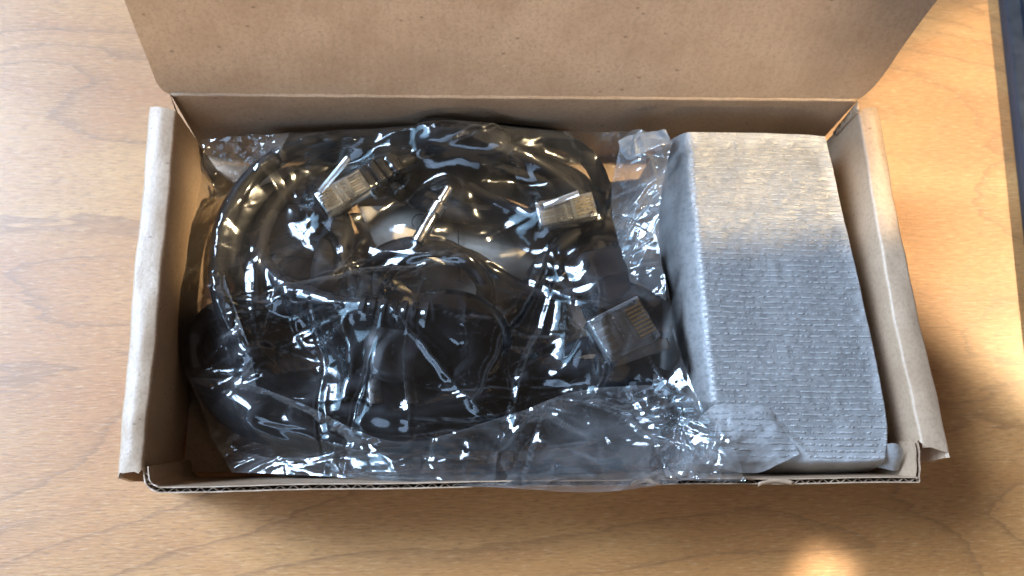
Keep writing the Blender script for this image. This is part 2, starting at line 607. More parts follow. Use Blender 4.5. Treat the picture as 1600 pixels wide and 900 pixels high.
# side walls: rolled over, inner face, rounded top, outer face
def side_wall(name, inn, out, zt, th, flare, ragged):
    """inn/out: lists of points (plan) of the inner and outer fold from back to front"""
    ni = catmull(inn, 14)
    no = catmull(out, 14)
    rows = []
    for k, (a, b) in enumerate(zip(ni, no)):
        d = (b - a); wdt = d.length; d.normalize()
        q = k / (len(ni) - 1)
        wv = 0.0003 * math.sin(9 * q + 1) + 0.0002 * math.sin(23 * q) + 0.00012 * math.sin(61 * q)
        a = a + d * (0.00018 * math.sin(17 * q) + 0.00010 * math.sin(47 * q))
        prof = []
        lean = flare(q)
        r = 0.0011
        for zz in (0.0024, 0.010, 0.020, 0.030, zt - 2.2 * r):
            prof.append((lean * (zz - zt), zz))
        for s in range(5):
            an = math.pi * (1 - s / 8.0)
            prof.append((r + r * math.cos(an), zt - r + r * math.sin(an)))
        prof.append((wdt * 0.35, zt + 0.0003 + wv))
        prof.append((wdt * 0.7, zt + 0.0001 + wv))
        for s in range(5):
            an = math.pi / 2 * (1 - s / 4.0)
            prof.append((wdt - r + r * math.cos(an), zt - 0.0004 - r + r * math.sin(an)))
        for zz in (0.034, 0.022, 0.010, 0.0006):
            prof.append((wdt, zz))
        row = [P(a, 0) + d * x + Vector((0, 0, z)) for x, z in prof]
        rows.append(row)
    if ragged:
        last = rows[-1]
        ax = (no[-1] - no[-2]).normalized()
        for j in range(len(last)):
            last[j] = last[j] + ax * (0.0007 * math.sin(j * 0.9) + 0.0003 * math.sin(j * 2.3))
    nr, nc = len(rows), len(rows[0])

    def nd(i, j):
        t1 = rows[i][min(j + 1, nc - 1)] - rows[i][max(j - 1, 0)]
        t2 = rows[min(i + 1, nr - 1)][j] - rows[max(i - 1, 0)][j]
        m = t1.cross(t2).normalized()
        return m
    mid = rows[nr // 2][nc // 2]
    sgn = 1.0 if nd(nr // 2, nc // 2).z < 0 else -1.0
    V, F = loft_strip(rows, lambda i, j: nd(i, j) * sgn, th)
    return obj(name, V, F, 'kraft', bx, sharp=60)


LI = [U(x, y, H) for x, y in ((276, 173), (265, 300), (251, 450), (235, 610), (222, 733))]
LO = [U(x, y, H) for x, y in ((232, 165), (221, 290), (206, 445), (193, 605), (181, 744))]
side_wall('side_wall', LI, LO, H, 0.0013, lambda q: 0.06 - 0.10 * q, True)
RI = [U(x, y, H) for x, y in ((1340, 172), (1362, 300), (1382, 420), (1410, 560), (1440, 692))]
RO = [U(x, y, H) for x, y in ((1374, 166), (1400, 310), (1424, 430), (1456, 570), (1488, 712))]
side_wall('side_wall', RI, RO, H, 0.0013, lambda q: 0.06, True)

# front wall: two liners with the fluted core between them, showing along the top, turned in at both ends
n = 150
inner_off, outer_off = -0.0017, 0.0
path = [U(221, 730, H), U(223, 750, H), U(231, 763, H), U(246, 770.5, H)]
path = catmull(path, 6)[:-1]
for j in range(n + 1):
    q = j / n
    p = FL.lerp(FR, q)
    p += fnor * (-0.0004 * math.sin(math.pi * q) + 0.00012 * math.sin(25 * q))
    if p.x > path[-1].x + 0.0006 or j > 5:
        path.append(p)
path += catmull([FR + Vector((0.0004, 0.0006, 0)), U(1442, 735, H), U(1441, 712, H), U(1438, 690, H)], 6)
npth = len(path)
nrm = []
for i in range(npth):
    d = (path[min(i + 1, npth - 1)] - path[max(i - 1, 0)]); d.z = 0; d.normalize()
    nrm.append(Vector((d.y, -d.x, 0)))
LEAN = 0.0068   # top leans out over the foot
ztop = [0.0438 + 0.00025 * math.sin(i * 0.21) + 0.00018 * math.sin(i * 0.83 + 1) for i in range(npth)]


def fw(off, i, f, dz=0.0):
    q = path[i] + nrm[i] * off
    z = 0.0012 + (ztop[i] + dz - 0.0012) * f
    return P(q, z) - fnor * LEAN * (1 - f)


FS = [0, 0.25, 0.5, 0.75, 0.9, 1.0]
inn = loft_strip([[fw(inner_off, i, f, 0.0004) for i in range(npth)] for f in FS], lambda i, j: nrm[j], 0.00032)
outl = loft_strip([[fw(outer_off, i, f) for i in range(npth)] for f in FS], lambda i, j: -nrm[j], 0.00032)
V, F = merge(inn, outl)
fwall = obj('front_wall', V, F, 'kraft', bx, sharp=40)
# flutes
arc = [0.0]
for i in range(1, npth):
    arc.append(arc[-1] + (path[i] - path[i - 1]).length)
tot = arc[-1]
rows_t, rows_b = [], []
m_ = 1300
j = 0
for k in range(m_ + 1):
    s = tot * k / m_
    while j < npth - 2 and arc[j + 1] < s:
        j += 1
    f = (s - arc[j]) / max(1e-9, arc[j + 1] - arc[j])
    pp = path[j].lerp(path[j + 1], f)
    nn = nrm[j].lerp(nrm[j + 1], f)
    off = -0.00085 + 0.00050 * math.sin(2 * math.pi * s / 0.0036 + 0.5 * math.sin(s * 90))
    zt = 0.0434 + 0.0003 * math.sin(s * 310)
    a = P(pp + nn * off, zt)
    b = P(pp + nn * off, 0.030) - fnor * LEAN * (1 - 0.67)
    rows_t.append(a); rows_b.append(b)
V, F = loft_strip([rows_b, rows_t], lambda i, jj: nrm[0] * 0 + fnor, 0.00016)
obj('fluted_core', V, F, 'kraft_edge', fwall, sharp=50)
# crushed bit of liner on the rim
for (x0, x1) in ((1185, 1240), (985, 1032)):
    pts = [U(x0 + (x1 - x0) * q, 752 - 5 * math.sin(math.pi * q) + 6 * (1 - q) * 0.3, 0.0450) for q in np.linspace(0, 1, 13)]
    rows = [[p for p in pts], [p + Vector((0, -0.0011, -0.0009)) for p in pts]]
    V, F = loft_strip(rows, lambda i, jj: Vector((0, 0, 1)), 0.00025)
    obj('torn_liner', V, F, 'kraft', fwall)

# little gusset flaps at the back corners
for a, b, c, d in (((1338, 160, H + 0.0008), (1341, 176, H), (1305, 212, 0.030), (1300, 208, 0.026)),
                   ((267, 150, H + 0.0006), (274, 172, H), (292, 205, 0.024), (288, 200, 0.020))):
    A, B, C, D = U(*a), U(*b), U(*c), U(*d)
    rows = [[A.lerp(D, q) for q in np.linspace(0, 1, 6)], [B.lerp(C, q) for q in np.linspace(0, 1, 6)]]
    V, F = loft_strip(rows, lambda i, j: Vector((0, 0, 1)), 0.0012)
    obj('corner_flap', V, F, 'kraft', bx)

# lid: leaning back past upright, corners cut in a curve towards the hinge
LA = math.radians(108)
ln = Vector((bdir.x * 0, 0, 0)) + (bnor * math.sin(LA) * -1 + Vector((0, 0, -math.cos(LA))))
hinge = P(BL, H + 0.0004)
lu = (bnor * -math.cos(LA) + Vector((0, 0, math.sin(LA)))).normalized()
left_px = [(268, 148), (257, 143), (246, 131), (238, 112), (230, 90), (212, 45), (194, 0)]
right_px = [(1338, 157), (1352, 148), (1370, 130), (1387, 108), (1403, 84), (1434, 42), (1466, 0)]
Lp = catmull([UY(x, y, hinge, ln) for x, y in left_px], 6)
Rp = catmull([UY(x, y, hinge, ln) for x, y in right_px], 6)
Lp.append(hinge + lu * 0.122 + (Lp[-1] - hinge - lu * (Lp[-1] - hinge).dot(lu)) * 1.03)
Rp.append(hinge + lu * 0.122 + (Rp[-1] - hinge - lu * (Rp[-1] - hinge).dot(lu)) * 1.03)
rows = []
for a, b in zip(Lp, Rp):
    hh = (a - hinge).dot(lu)
    rows.append([a.lerp(b, j / 30) + ln * (-0.0010 * math.sin(math.pi * j / 30) * min(1, hh / 0.05) + 0.00035 * math.sin(j * 0.9 + hh * 90) * min(1, hh / 0.02)) for j in range(31)])
sg = -1.0 if ln.y < 0 else 1.0
V, F = loft_strip(rows, lambda i, j: ln * sg * 1.0, t_)
obj('lid', V, F, 'kraft_lid', bx, sharp=40)
# hinge crease: a soft raised score line
pts = [P(BL.lerp(BR, j / 60), H + 0.0006 + 0.00012 * math.sin(j * 1.7)) + bnor * 0.0003 for j in range(61)]
V, F = tube(pts, 0.0008, 8)
obj('hinge_crease', V, F, 'kraft', bx)


# ------------------------------------------------------------------ coons patch + folds
def curve_res(pts, n):
    c = catmull(pts, 24)
    L = [0.0]
    for a, b in zip(c, c[1:]):
        L.append(L[-1] + (b - a).length)
    A = np.array([list(p) for p in c])
    s = np.linspace(0, L[-1], n)
    return np.stack([np.interp(s, L, A[:, k]) for k in range(3)], 1)


def coons(bottom, top, left, right, nu, nv):
    """bottom/top run left to right, left/right run bottom to top; (nv, nu, 3)"""
    b, t = curve_res(bottom, nu), curve_res(top, nu)
    l, r = curve_res(left, nv), curve_res(right, nv)
    u = np.linspace(0, 1, nu)[None, :, None]
    v = np.linspace(0, 1, nv)[:, None, None]
    return ((1 - v) * b[None] + v * t[None] + (1 - u) * l[:, None] + u * r[:, None]
            - ((1 - u) * (1 - v) * b[0] + u * (1 - v) * b[-1] + (1 - u) * v * t[0] + u * v * t[-1]))


def grid_obj(name, G, mat, parent, thick=None):
    nv, nu = G.shape[:2]
    idx = np.arange(nv * nu).reshape(nv, nu)
    F = np.stack([idx[:-1, :-1], idx[:-1, 1:], idx[1:, 1:], idx[1:, :-1]], -1).reshape(-1, 4)
    org = parent_loc(parent) if parent is not None else Vector((float(G[..., 0].mean()), float(G[..., 1].mean()), float(G[..., 2].min())))
    me = bpy.data.meshes.new(name)
    me.from_pydata((G.reshape(-1, 3) - np.array(org)).tolist(), [], F.tolist())
    for p in me.polygons:
        p.use_smooth = True
    me.materials.append(M[mat])
    o = bpy.data.objects.new(name, me)
    COL.objects.link(o)
    if parent is not None:
        o.parent = parent
    else:
        o.location = org
    return o


def set_attr(o, name, field):
    a = o.data.attributes.new(name, 'FLOAT', 'POINT')
    a.data.foreach_set('value', np.ascontiguousarray(field, dtype=np.float32).ravel())


def crease_of(W, X, Y):
    """where a sheet bends sharply, 0..1"""
    dx = max(1e-6, float(np.abs(np.diff(X, axis=1)).mean())); dy = max(1e-6, float(np.abs(np.diff(Y, axis=0)).mean()))
    c = np.zeros_like(W)
    c[:, 1:-1] += np.abs(W[:, 2:] - 2 * W[:, 1:-1] + W[:, :-2]) / dx
    c[1:-1] += np.abs(W[2:] - 2 * W[1:-1] + W[:-2]) / dy
    return np.clip((c - 0.22) / 0.7, 0, 1)


def warp(X, Y, seed):
    """bend straight creases a little"""
    return (X + 0.0016 * vnoise(X * 75, Y * 75, seed) + 0.0006 * vnoise(X * 210, Y * 210, seed + 1),
            Y + 0.0016 * vnoise(X * 75 + 9, Y * 75, seed + 2) + 0.0006 * vnoise(X * 210 + 5, Y * 210, seed + 3))


def folds(X, Y, rng, count, lr, wr, ar, focus=None):
    """crease field: sharp-crested folds, some of them fanning out from pinch points"""
    Z = np.zeros_like(X)
    X, Y = warp(X, Y, 71)
    x0, x1, y0, y1 = X.min(), X.max(), Y.min(), Y.max()
    for k in range(count):
        if focus and rng.random() < 0.55:
            f = focus[rng.integers(len(focus))]
            an = rng.uniform(0, 2 * np.pi)
            L = rng.uniform(*lr)
            cx, cy = f[0] + math.cos(an) * L * 0.9, f[1] + math.sin(an) * L * 0.9
            an += rng.normal(0, 0.12)
        else:
            cx, cy = rng.uniform(x0, x1), rng.uniform(y0, y1)
            an = rng.normal(0.15, 0.75) + (np.pi / 2 if rng.random() < 0.25 else 0)
            L = rng.uniform(*lr)
        wd = rng.uniform(*wr)
        am = rng.uniform(*ar) * (1 if rng.random() < 0.7 else -1)
        c, s = math.cos(an), math.sin(an)
        dx, dy = X - cx, Y - cy
        u = dx * c + dy * s
        v = -dx * s + dy * c + 0.12 * L * np.sin(u / L * rng.uniform(0.5, 2.5) + rng.uniform(0, 6)) * 0.5
        wloc = wd * (0.45 + 0.55 * np.clip(1 - np.abs(u) / L, 0, 1))
        sk = rng.uniform(0.3, 1.0)
        tent = np.where(v > 0, np.clip(1 - v / wloc, 0, 1), np.clip(1 + v / (wloc * sk), 0, 1))
        Z += am * tent * np.clip(1 - (np.abs(u) / L), 0, 1) ** 0.7
    return Z


def facets(X, Y, rng, cell, amp, stretch=1.6, ang=0.2):
    """crumpled sheet: flat triangles with straight creases between points pushed up and down"""
    from mathutils.geometry import delaunay_2d_cdt
    c, s_ = math.cos(ang), math.sin(ang)
    X, Y = warp(X, Y, 81)
    A = (X * c + Y * s_) / stretch; B = -X * s_ + Y * c
    a0, a1, b0, b1 = A.min() - cell, A.max() + cell, B.min() - cell, B.max() + cell
    pts = []
    na, nb = int((a1 - a0) / cell) + 1, int((b1 - b0) / cell) + 1
    for i in range(na):
        for j in range(nb):
            pts.append((a0 + (i + rng.uniform(-0.48, 0.48)) * cell, b0 + (j + rng.uniform(-0.48, 0.48)) * cell))
    for q in ((a0 - cell * 2, b0 - cell * 2), (a1 + cell * 2, b0 - cell * 2), (a1 + cell * 2, b1 + cell * 2), (a0 - cell * 2, b1 + cell * 2)):
        pts.append(q)
    z = rng.uniform(-1, 1, len(pts)) * amp
    vs, _, fs, ov, _, _ = delaunay_2d_cdt([Vector(p) for p in pts], [], [], 0, 1e-7)
    out = np.zeros_like(X)
    for f in fs:
        p = [vs[i] for i in f]
        h = [z[ov[i][0]] if ov[i] else 0.0 for i in f]
        den = (p[1].y - p[2].y) * (p[0].x - p[2].x) + (p[2].x - p[1].x) * (p[0].y - p[2].y)
        if abs(den) < 1e-14:
            continue
        m_ = (A >= min(q.x for q in p)) & (A <= max(q.x for q in p)) & (B >= min(q.y for q in p)) & (B <= max(q.y for q in p))
        if not m_.any():
            continue
        aa, bb = A[m_], B[m_]
        w0 = ((p[1].y - p[2].y) * (aa - p[2].x) + (p[2].x - p[1].x) * (bb - p[2].y)) / den
        w1 = ((p[2].y - p[0].y) * (aa - p[2].x) + (p[0].x - p[2].x) * (bb - p[2].y)) / den
        w2 = 1 - w0 - w1
        ins = (w0 >= -1e-6) & (w1 >= -1e-6) & (w2 >= -1e-6)
        o_ = out[m_]
        o_[ins] = w0[ins] * h[0] + w1[ins] * h[1] + w2[ins] * h[2]
        out[m_] = o_
    return out


# ------------------------------------------------------------------ foam parcel
ZF = 0.0440
fp = thing('foam_parcel', 'flat rectangular parcel wrapped in white embossed foam sheet at the right end of the box', 'parcel',
           P(U(1210, 450, 0.0), 0.0024))
nu_, nv_ = 190, 300
Gf = coons([U(1098, 705, ZF), U(1140, 733, ZF), U(1250, 735, ZF), U(1350, 736, ZF), U(1406, 730, ZF)],
           [U(1040, 197, ZF), U(1120, 196.5, ZF), U(1220, 199, ZF), U(1300, 203, ZF)],
           [U(1098, 705, ZF), U(1082, 640, ZF), U(1062, 460, ZF), U(1048, 300, ZF), U(1040, 197, ZF)],
           [U(1406, 730, ZF), U(1401, 660, ZF), U(1386, 575, ZF), U(1364, 475, ZF), U(1332, 340, ZF), U(1300, 203, ZF)], nu_, nv_)
# crowd the rows of the grid towards the edges so that the sides get faces of their own
uu = np.linspace(0, 1, nu_); vv = np.linspace(0, 1, nv_)
wU = 0.5 - 0.5 * np.cos(np.pi * uu); wV = 0.5 - 0.5 * np.cos(np.pi * vv)
wU = 0.45 * wU + 0.55 * uu; wV = 0.45 * wV + 0.55 * vv


def regrid(G, a, b):
    nv, nu = G.shape[:2]
    ia = np.clip(a * (nu - 1), 0, nu - 1.0001); ib = np.clip(b * (nv - 1), 0, nv - 1.0001)
    i0 = ia.astype(int); j0 = ib.astype(int); fa = (ia - i0)[None, :, None]; fb = (ib - j0)[:, None, None]
    g = lambda j, i: G[np.ix_(j, i)]
    return (g(j0, i0) * (1 - fa) + g(j0, i0 + 1) * fa) * (1 - fb) + (g(j0 + 1, i0) * (1 - fa) + g(j0 + 1, i0 + 1) * fa) * fb


Gf = regrid(Gf, wU, wV)
wid, hei = 0.050, 0.098
du = wU[None, :] * wid; dr = (1 - wU)[None, :] * wid; db = wV[:, None] * hei; dt = (1 - wV)[:, None] * hei


def edge(d, r):
    q = np.clip(1 - d / r, 0, 1)
    return np.sqrt(np.clip(1 - q * q, 0, 1))


prof = np.minimum(np.minimum(edge(du, 0.0080), edge(dr, 0.0026)), np.minimum(edge(db, 0.0030), edge(dt, 0.0022)))
X, Y = Gf[..., 0], Gf[..., 1]
zz = 0.0026 + (ZF - 0.0026) * prof
zz += 0.0003 * vnoise(X * 130, Y * 130, 5) * prof + 0.00012 * vnoise(X * 420, Y * 420, 6) * prof
# front end: pressed down left of the fold line, the fold itself standing up
a, b = U(1195, 652, ZF), U(1292, 732, ZF)
ab = (b - a).normalized()
sd = (X - a.x) * ab.y - (Y - a.y) * ab.x      # >0 on the lower-left side
al = (X - a.x) * ab.x + (Y - a.y) * ab.y
mask = np.clip((0.1 * hei * 1.75 - db) / 0.006, 0, 1)
zz -= np.where(sd > 0, np.clip(sd / 0.012, 0, 1) * 0.012, 0) * mask * prof
zz += 0.0012 * np.clip(1 - np.abs(sd) / 0.0022, 0, 1) * np.clip(1 - np.abs(al - 0.010) / 0.016, 0, 1)
zz -= 0.004 * np.clip((0.012 - db) / 0.012, 0, 1) ** 1.5 * prof
# side hollows where the sheet does not touch what it wraps
Gf[..., 0] += 0.0006 * (1 - prof) * vnoise(Y * 90, zz * 200, 8)
Gf[..., 2] = zz
wr = grid_obj('wrap', Gf, 'foam', fp)
ed = np.clip(1 - np.minimum(np.minimum(0.45 + du / 0.0070, dr / 0.0060), np.minimum(db / 0.013, dt / 0.0075)), 0, 1)
ed = np.clip(ed * 0.9 + 0.25 * vnoise(X * 260, Y * 260, 12) * (ed > 0), 0, 0.9)
at_ = wr.data.attributes.new('free_sheet', 'FLOAT', 'POINT')
at_.data.foreach_set('value', ed.ravel().astype(np.float32))
# loose single-layer end folded over at the front
fe = coons([U(1102, 716, 0.040), U(1135, 735, 0.036), U(1182, 739, 0.036), U(1215, 726, 0.040), U(1248, 710, 0.0425)],
           [U(1090, 655, 0.0425), U(1118, 632, 0.0432), U(1158, 624, 0.0436), U(1196, 636, 0.0436), U(1215, 652, 0.0434)],
           [U(1102, 716, 0.040), U(1094, 690, 0.0425), U(1090, 655, 0.0425)],
           [U(1248, 710, 0.0425), U(1236, 684, 0.0440), U(1215, 652, 0.0434)], 90, 60)
fx, fy = fe[..., 0], fe[..., 1]
fr_ = np.random.default_rng(5)
fe[..., 2] += folds(fx, fy, fr_, 12, (0.008, 0.018), (0.003, 0.006), (0.0002, 0.0009)) + 0.0004 * vnoise(fx * 300, fy * 300, 3)
qv, qu = np.linspace(0, 1, 60)[:, None], np.linspace(0, 1, 90)[None, :]
fe[..., 2] += 0.0038 * np.sin(np.pi * qv) * np.sin(np.pi * qu)
grid_obj('folded_end', fe, 'foam_flap', fp)
# small corner tab at the right front
ft = coons([U(1368, 730, 0.034), U(1390, 736, 0.035), U(1404, 734, 0.036)], [U(1380, 694, 0.042), U(1396, 694, 0.0425), U(1412, 703, 0.040)],
           [U(1368, 730, 0.034), U(1380, 694, 0.042)], [U(1404, 734, 0.036), U(1410, 718, 0.039), U(1412, 703, 0.040)], 30, 30)
ft[..., 2] += 0.0016 * np.sin(np.pi * np.linspace(0, 1, 30))[None, :] + 0.0004 * vnoise(ft[..., 0] * 500, ft[..., 1] * 500, 9)
grid_obj('corner_tab', ft, 'foam_flap', fp)
# corner tuft at the left back
fk = coons([U(970, 240, 0.030), U(985, 252, 0.033), U(1010, 238, 0.037), U(1046, 222, 0.043)], [U(966, 220, 0.031), U(990, 210, 0.035), U(1040, 203, 0.0435)],
           [U(970, 240, 0.030), U(966, 220, 0.031)], [U(1046, 222, 0.043), U(1040, 203, 0.0435)], 50, 30)
fk[..., 2] += folds(fk[..., 0], fk[..., 1], fr_, 12, (0.004, 0.010), (0.001, 0.003), (0.0003, 0.0010))
grid_obj('corner_tuft', fk, 'foam_flap', fp)

# ------------------------------------------------------------------ contents of the bag
def px_path(pts, n=8):
    return catmull([U(*p) for p in pts], n)


# pale printed sheet lying under the cables
shp = [U(560, 325, 0.006), U(735, 318, 0.007), U(905, 465, 0.008), U(650, 520, 0.006)]
rows = [[shp[3].lerp(shp[2], q) + Vector((0, 0, 0.0008 * math.sin(5 * q))) for q in np.linspace(0, 1, 16)],
        [shp[0].lerp(shp[1], q) + Vector((0, 0, 0.0008 * math.sin(4 * q + 1))) for q in np.linspace(0, 1, 16)]]
V, F = loft_strip(rows, lambda i, j: Vector((0, 0, 1)), 0.0003)
ps = obj('paper_sheet', V, F, 'paper', None, content=True)
ps['label'] = 'pale beige paper sheet glimpsed under the black cables in the bag'
ps['category'] = 'paper'
pl = px_path([(716, 360, 0.0089), (717, 400, 0.0091), (718, 440, 0.0093)], 4)
V, F = tube(pl, 0.00018, 4, 0.3)
obj('printed_line', V, F, 'ink', ps)
pc = [U(657, 347, 0.0086) + Vector((0.0030 * math.cos(t), 0.0030 * math.sin(t), 0)) for t in np.linspace(0.3, 3.9, 22)]
V, F = tube(pc, 0.00016, 4, 0.3)
obj('printed_arc', V, F, 'ink', ps)

# thick mains cord: loops round the bag and ends in a moulded plug
pc_ = thing('mains_lead', 'thick black mains cord looped round the bag, ending in a two-pin plug', 'power cord', P(U(420, 420), 0.003))
cord = px_path([(944, 345, 0.020), (943, 300, 0.022), (922, 252, 0.023), (875, 220, 0.024), (805, 208, 0.025), (730, 204, 0.0265),
                (640, 212, 0.027), (545, 215, 0.027), (455, 236, 0.027), (390, 282, 0.027), (350, 350, 0.027), (341, 430, 0.027),
                (362, 510, 0.026), (420, 580, 0.024), (520, 640, 0.020), (640, 668, 0.016), (780, 660, 0.012), (900, 610, 0.010), (960, 520, 0.010),
                (950, 400, 0.010), (880, 300, 0.012), (760, 262, 0.014), (640, 246, 0.017), (540, 246, 0.019), (470, 276, 0.020), (420, 335, 0.021),
                (405, 392, 0.022), (432, 436, 0.026), (482, 462, 0.031), (530, 476, 0.034), (562, 483, 0.0345)], 9)
V, F = tube(cord, 0.0031, 14)
obj('cable', V, F, 'rubber', pc_, content=True)
pa, pb = U(556, 482, 0.0345), U(668, 498, 0.0350)
m = frame(pa, pb - pa)
L = (pb - pa).length
prof = [(-0.001, 0.0029), (0.000, 0.0036)]
xx = 0.0015
while xx < L - 0.004:
    prof += [(xx, 0.0046), (xx + 0.0016, 0.0048), (xx + 0.0018, 0.0036), (xx + 0.0030, 0.0037)]
    xx += 0.0032
prof += [(L - 0.002, 0.0052), (L, 0.0060)]
V, F = lathe(m, prof, 22)
obj('strain_relief', V, F, 'black', pc_, content=True, sharp=35)
# plug body: a rounded elbow sweeping down the picture, with an oval face
elb = px_path([(655, 496, 0.0335), (700, 500, 0.0325), (738, 520, 0.031), (742, 556, 0.029), (705, 590, 0.027), (660, 600, 0.025)], 7)
rr = [0.0062 + 0.0052 * math.sin(math.pi * min(1, i / (len(elb) - 1) * 0.85 + 0.1)) for i in range(len(elb))]
V, F = tube(elb, rr, 22, 0.72)
obj('plug_body', V, F, 'black', pc_, content=True)
m = frame(U(622, 545, 0.0300), U(622, 600, 0.0300) - U(622, 545, 0.0300), (0.12, 0.1, 1))
V, F = superbox(m, 0.0108, 0.0108, 0.0048, 2.7, 36, 16)
obj('plug_face', V, F, 'grey', pc_, content=True)
for x0 in (584, 640):
    a, b = U(x0, 582, 0.030), U(x0 + 4, 632, 0.0315)
    m = frame(a, b - a)
    V, F = box(m, 0, (b - a).length, -0.0021, 0.0021, -0.0008, 0.0008)
    obj('prong', V, F, 'dark_metal', pc_, content=True, bevel=0.0004, smooth=True, sharp=30)


def modular_plug(parent, corners, z, zh, latch, npins, boot=True, cable=None, zt=0.0):
    """clear telephone-type plug; corners: px of back-left, front-left, front-right, back-right seen from above"""
    A, B, C, D = [U(x, y, z) for x, y in corners]
    o = (A + D) / 2
    ax = ((B + C) / 2 - o)
    Ln = ax.length
    wd = ((A - D).length + (B - C).length) / 2
    m = frame(o, ax, (zt, 0, 1))
    h = zh
    # shell: outer case, cable channel and contact comb as separate walls of one clear moulding
    parts = [box(m, 0.0, Ln, -wd / 2, wd / 2, -h, 0.0)]
    parts.append(box(m, Ln * 0.05, Ln * 0.42, -wd * 0.36, wd * 0.36, -h * 0.86, -h * 0.12))
    parts.append(box(m, Ln * 0.50, Ln * 0.58, -wd * 0.40, wd * 0.40, -h * 0.80, -h * 0.10))
    V, F = merge(*parts)
    body = obj('clear_plug', V, F, 'clear', parent, content=True, bevel=0.00045, sharp=30)
    V, F = box(m, Ln * 0.60, Ln * 0.95, -wd * 0.36, wd * 0.36, -h * 0.75, -h * 0.20)
    obj('contact_carrier', V, F, 'pale', body, bevel=0.0003, sharp=30)
    V, F = merge(box(m, Ln * 0.30, Ln * 0.37, -wd * 0.40, wd * 0.40, -h * 0.5, -h * 0.06), box(m, Ln * 0.47, Ln * 0.52, -wd * 0.40, wd * 0.40, -h * 0.5, -h * 0.06))
    obj('cross_bar', V, F, 'pale', body, bevel=0.0002, sharp=30)
    for k in range(npins):
        y = wd * 0.62 * (k / (npins - 1) - 0.5)
        V, F = box(m, Ln * 0.66, Ln * 0.97, y - wd * 0.022, y + wd * 0.022, -h * 0.25, 0.0002)
        obj('contact', V, F, 'gold', body, smooth=False)
        V, F = tube([m @ Vector((Ln * 0.06, y * 0.9, -h * 0.5)), m @ Vector((Ln * 0.35, y, -h * 0.42)), m @ Vector((Ln * 0.64, y, -h * 0.35))], wd * 0.042, 8)
        obj('wire', V, F, 'wire' if k % 2 else 'wire_pale', body)
    # springy latch
    la, lb = latch
    a, b = U(*la), U(*lb)
    mm = frame(a, b - a)
    V, F = box(mm, 0, (b - a).length, -wd * 0.12, wd * 0.12, -0.0007, 0.0007)
    obj('latch', V, F, 'clear', body, bevel=0.0003, sharp=30)
    return m, Ln, wd, h


# upper-left clear plug with ribbed boot, latch standing up
c1 = thing('modular_cable', 'thin black cable with clear modular plug, latch sticking up and a ribbed boot', 'cable', P(U(600, 290), 0.003))
m, Ln, wd, h = modular_plug(c1, [(560, 262), (492, 302), (508, 333), (580, 294)], 0.0335, 0.0072, ((500, 300, 0.0335), (545, 246, 0.041)), 6)
parts = []
for k in range(4):
    x1 = -0.0002 - k * 0.0031
    parts.append(box(m, x1 - 0.0022, x1, -wd * 0.52 + k * 0.0002, wd * 0.52 - k * 0.0002, -h * 0.95, -0.0002 + (0.0004 if k % 2 else 0)))
    parts.append(box(m, x1 - 0.0034, x1 - 0.0020, -wd * 0.38, wd * 0.38, -h * 0.85, -0.0012))
V, F = merge(*parts)
obj('boot', V, F, 'black', c1, content=True, bevel=0.0003, sharp=30)
e = m @ Vector((-0.0125, 0, -h / 2))
V, F = tube(catmull([e, U(680, 236, 0.029), U(760, 232, 0.029), U(850, 262, 0.027), U(900, 320, 0.022), U(890, 400, 0.016), U(820, 470, 0.012)], 9), 0.0020, 10)
obj('cable', V, F, 'rubber', c1, content=True)

# upper-right clear plug
c2 = thing('modular_cable', 'black cable with wide clear modular plug lying on its side near the foam parcel', 'cable', P(U(885, 330), 0.003))
m, Ln, wd, h = modular_plug(c2, [(842, 350), (928, 340), (932, 296), (838, 318)], 0.0325, 0.0075, ((850, 322, 0.0335), (905, 302, 0.0370)), 6)
o = m @ Vector((-0.0005, 0, -h / 2))
V, F = tube(catmull([o, U(800, 325, 0.0265), U(745, 300, 0.025), U(700, 262, 0.024), U(640, 262, 0.022), U(560, 300, 0.018), U(510, 370, 0.014), U(500, 450, 0.010)], 9), 0.0020, 10)
obj('cable', V, F, 'rubber', c2, content=True)

# large clear plug at the lower right, contacts up
c3 = thing('modular_cable', 'black cable with large clear network plug, gold contacts facing up, lower right in the bag', 'cable', P(U(975, 512), 0.003))
m, Ln, wd, h = modular_plug(c3, [(918, 500), (994, 462), (1036, 523), (954, 567)], 0.0425, 0.0078, ((955, 566, 0.040), (1045, 536, 0.0395)), 8)
o = m @ Vector((0.0, 0, -h / 2))
V, F = tube(catmull([o, U(900, 545, 0.030), U(850, 575, 0.028), U(760, 612, 0.027), U(660, 640, 0.025), U(540, 640, 0.022), U(460, 600, 0.019), U(440, 540, 0.015)], 9), 0.0029, 10)
obj('cable', V, F, 'rubber', c3, content=True)

# chrome jack plug
c4 = thing('audio_cable', 'thin cable with stepped shiny metal jack plug standing out over pale paper', 'cable', P(U(675, 340), 0.003))
a, b = U(652, 379, 0.030), U(703, 291, 0.034)
m = frame(a, b - a)
L = (b - a).length
V, F = lathe(m, [(0, 0.0019), (0.0004, 0.00235), (L * 0.48, 0.00235), (L * 0.50, 0.0021), (L * 0.52, 0.0026), (L * 0.68, 0.0026), (L * 0.70, 0.0020)], 28)
obj('plug_sleeve', V, F, 'silver', c4, content=True, sharp=35)
V, F = lathe(m, [(L * 0.70, 0.0012), (L * 0.735, 0.0012), (L * 0.74, 0.0020), (L * 0.78, 0.0020), (L * 0.785, 0.0014), (L * 0.80, 0.0017), (L * 0.97, 0.0016), (L, 0.0011)], 28)
obj('plug_tip', V, F, 'silver', c4, content=True, sharp=35)
V, F = tube(catmull([a + (a - b).normalized() * -0.001, U(640, 400, 0.027), U(600, 440, 0.020), U(560, 520, 0.014)], 9), 0.0016, 10)
obj('cable', V, F, 'rubber', c4, content=True)

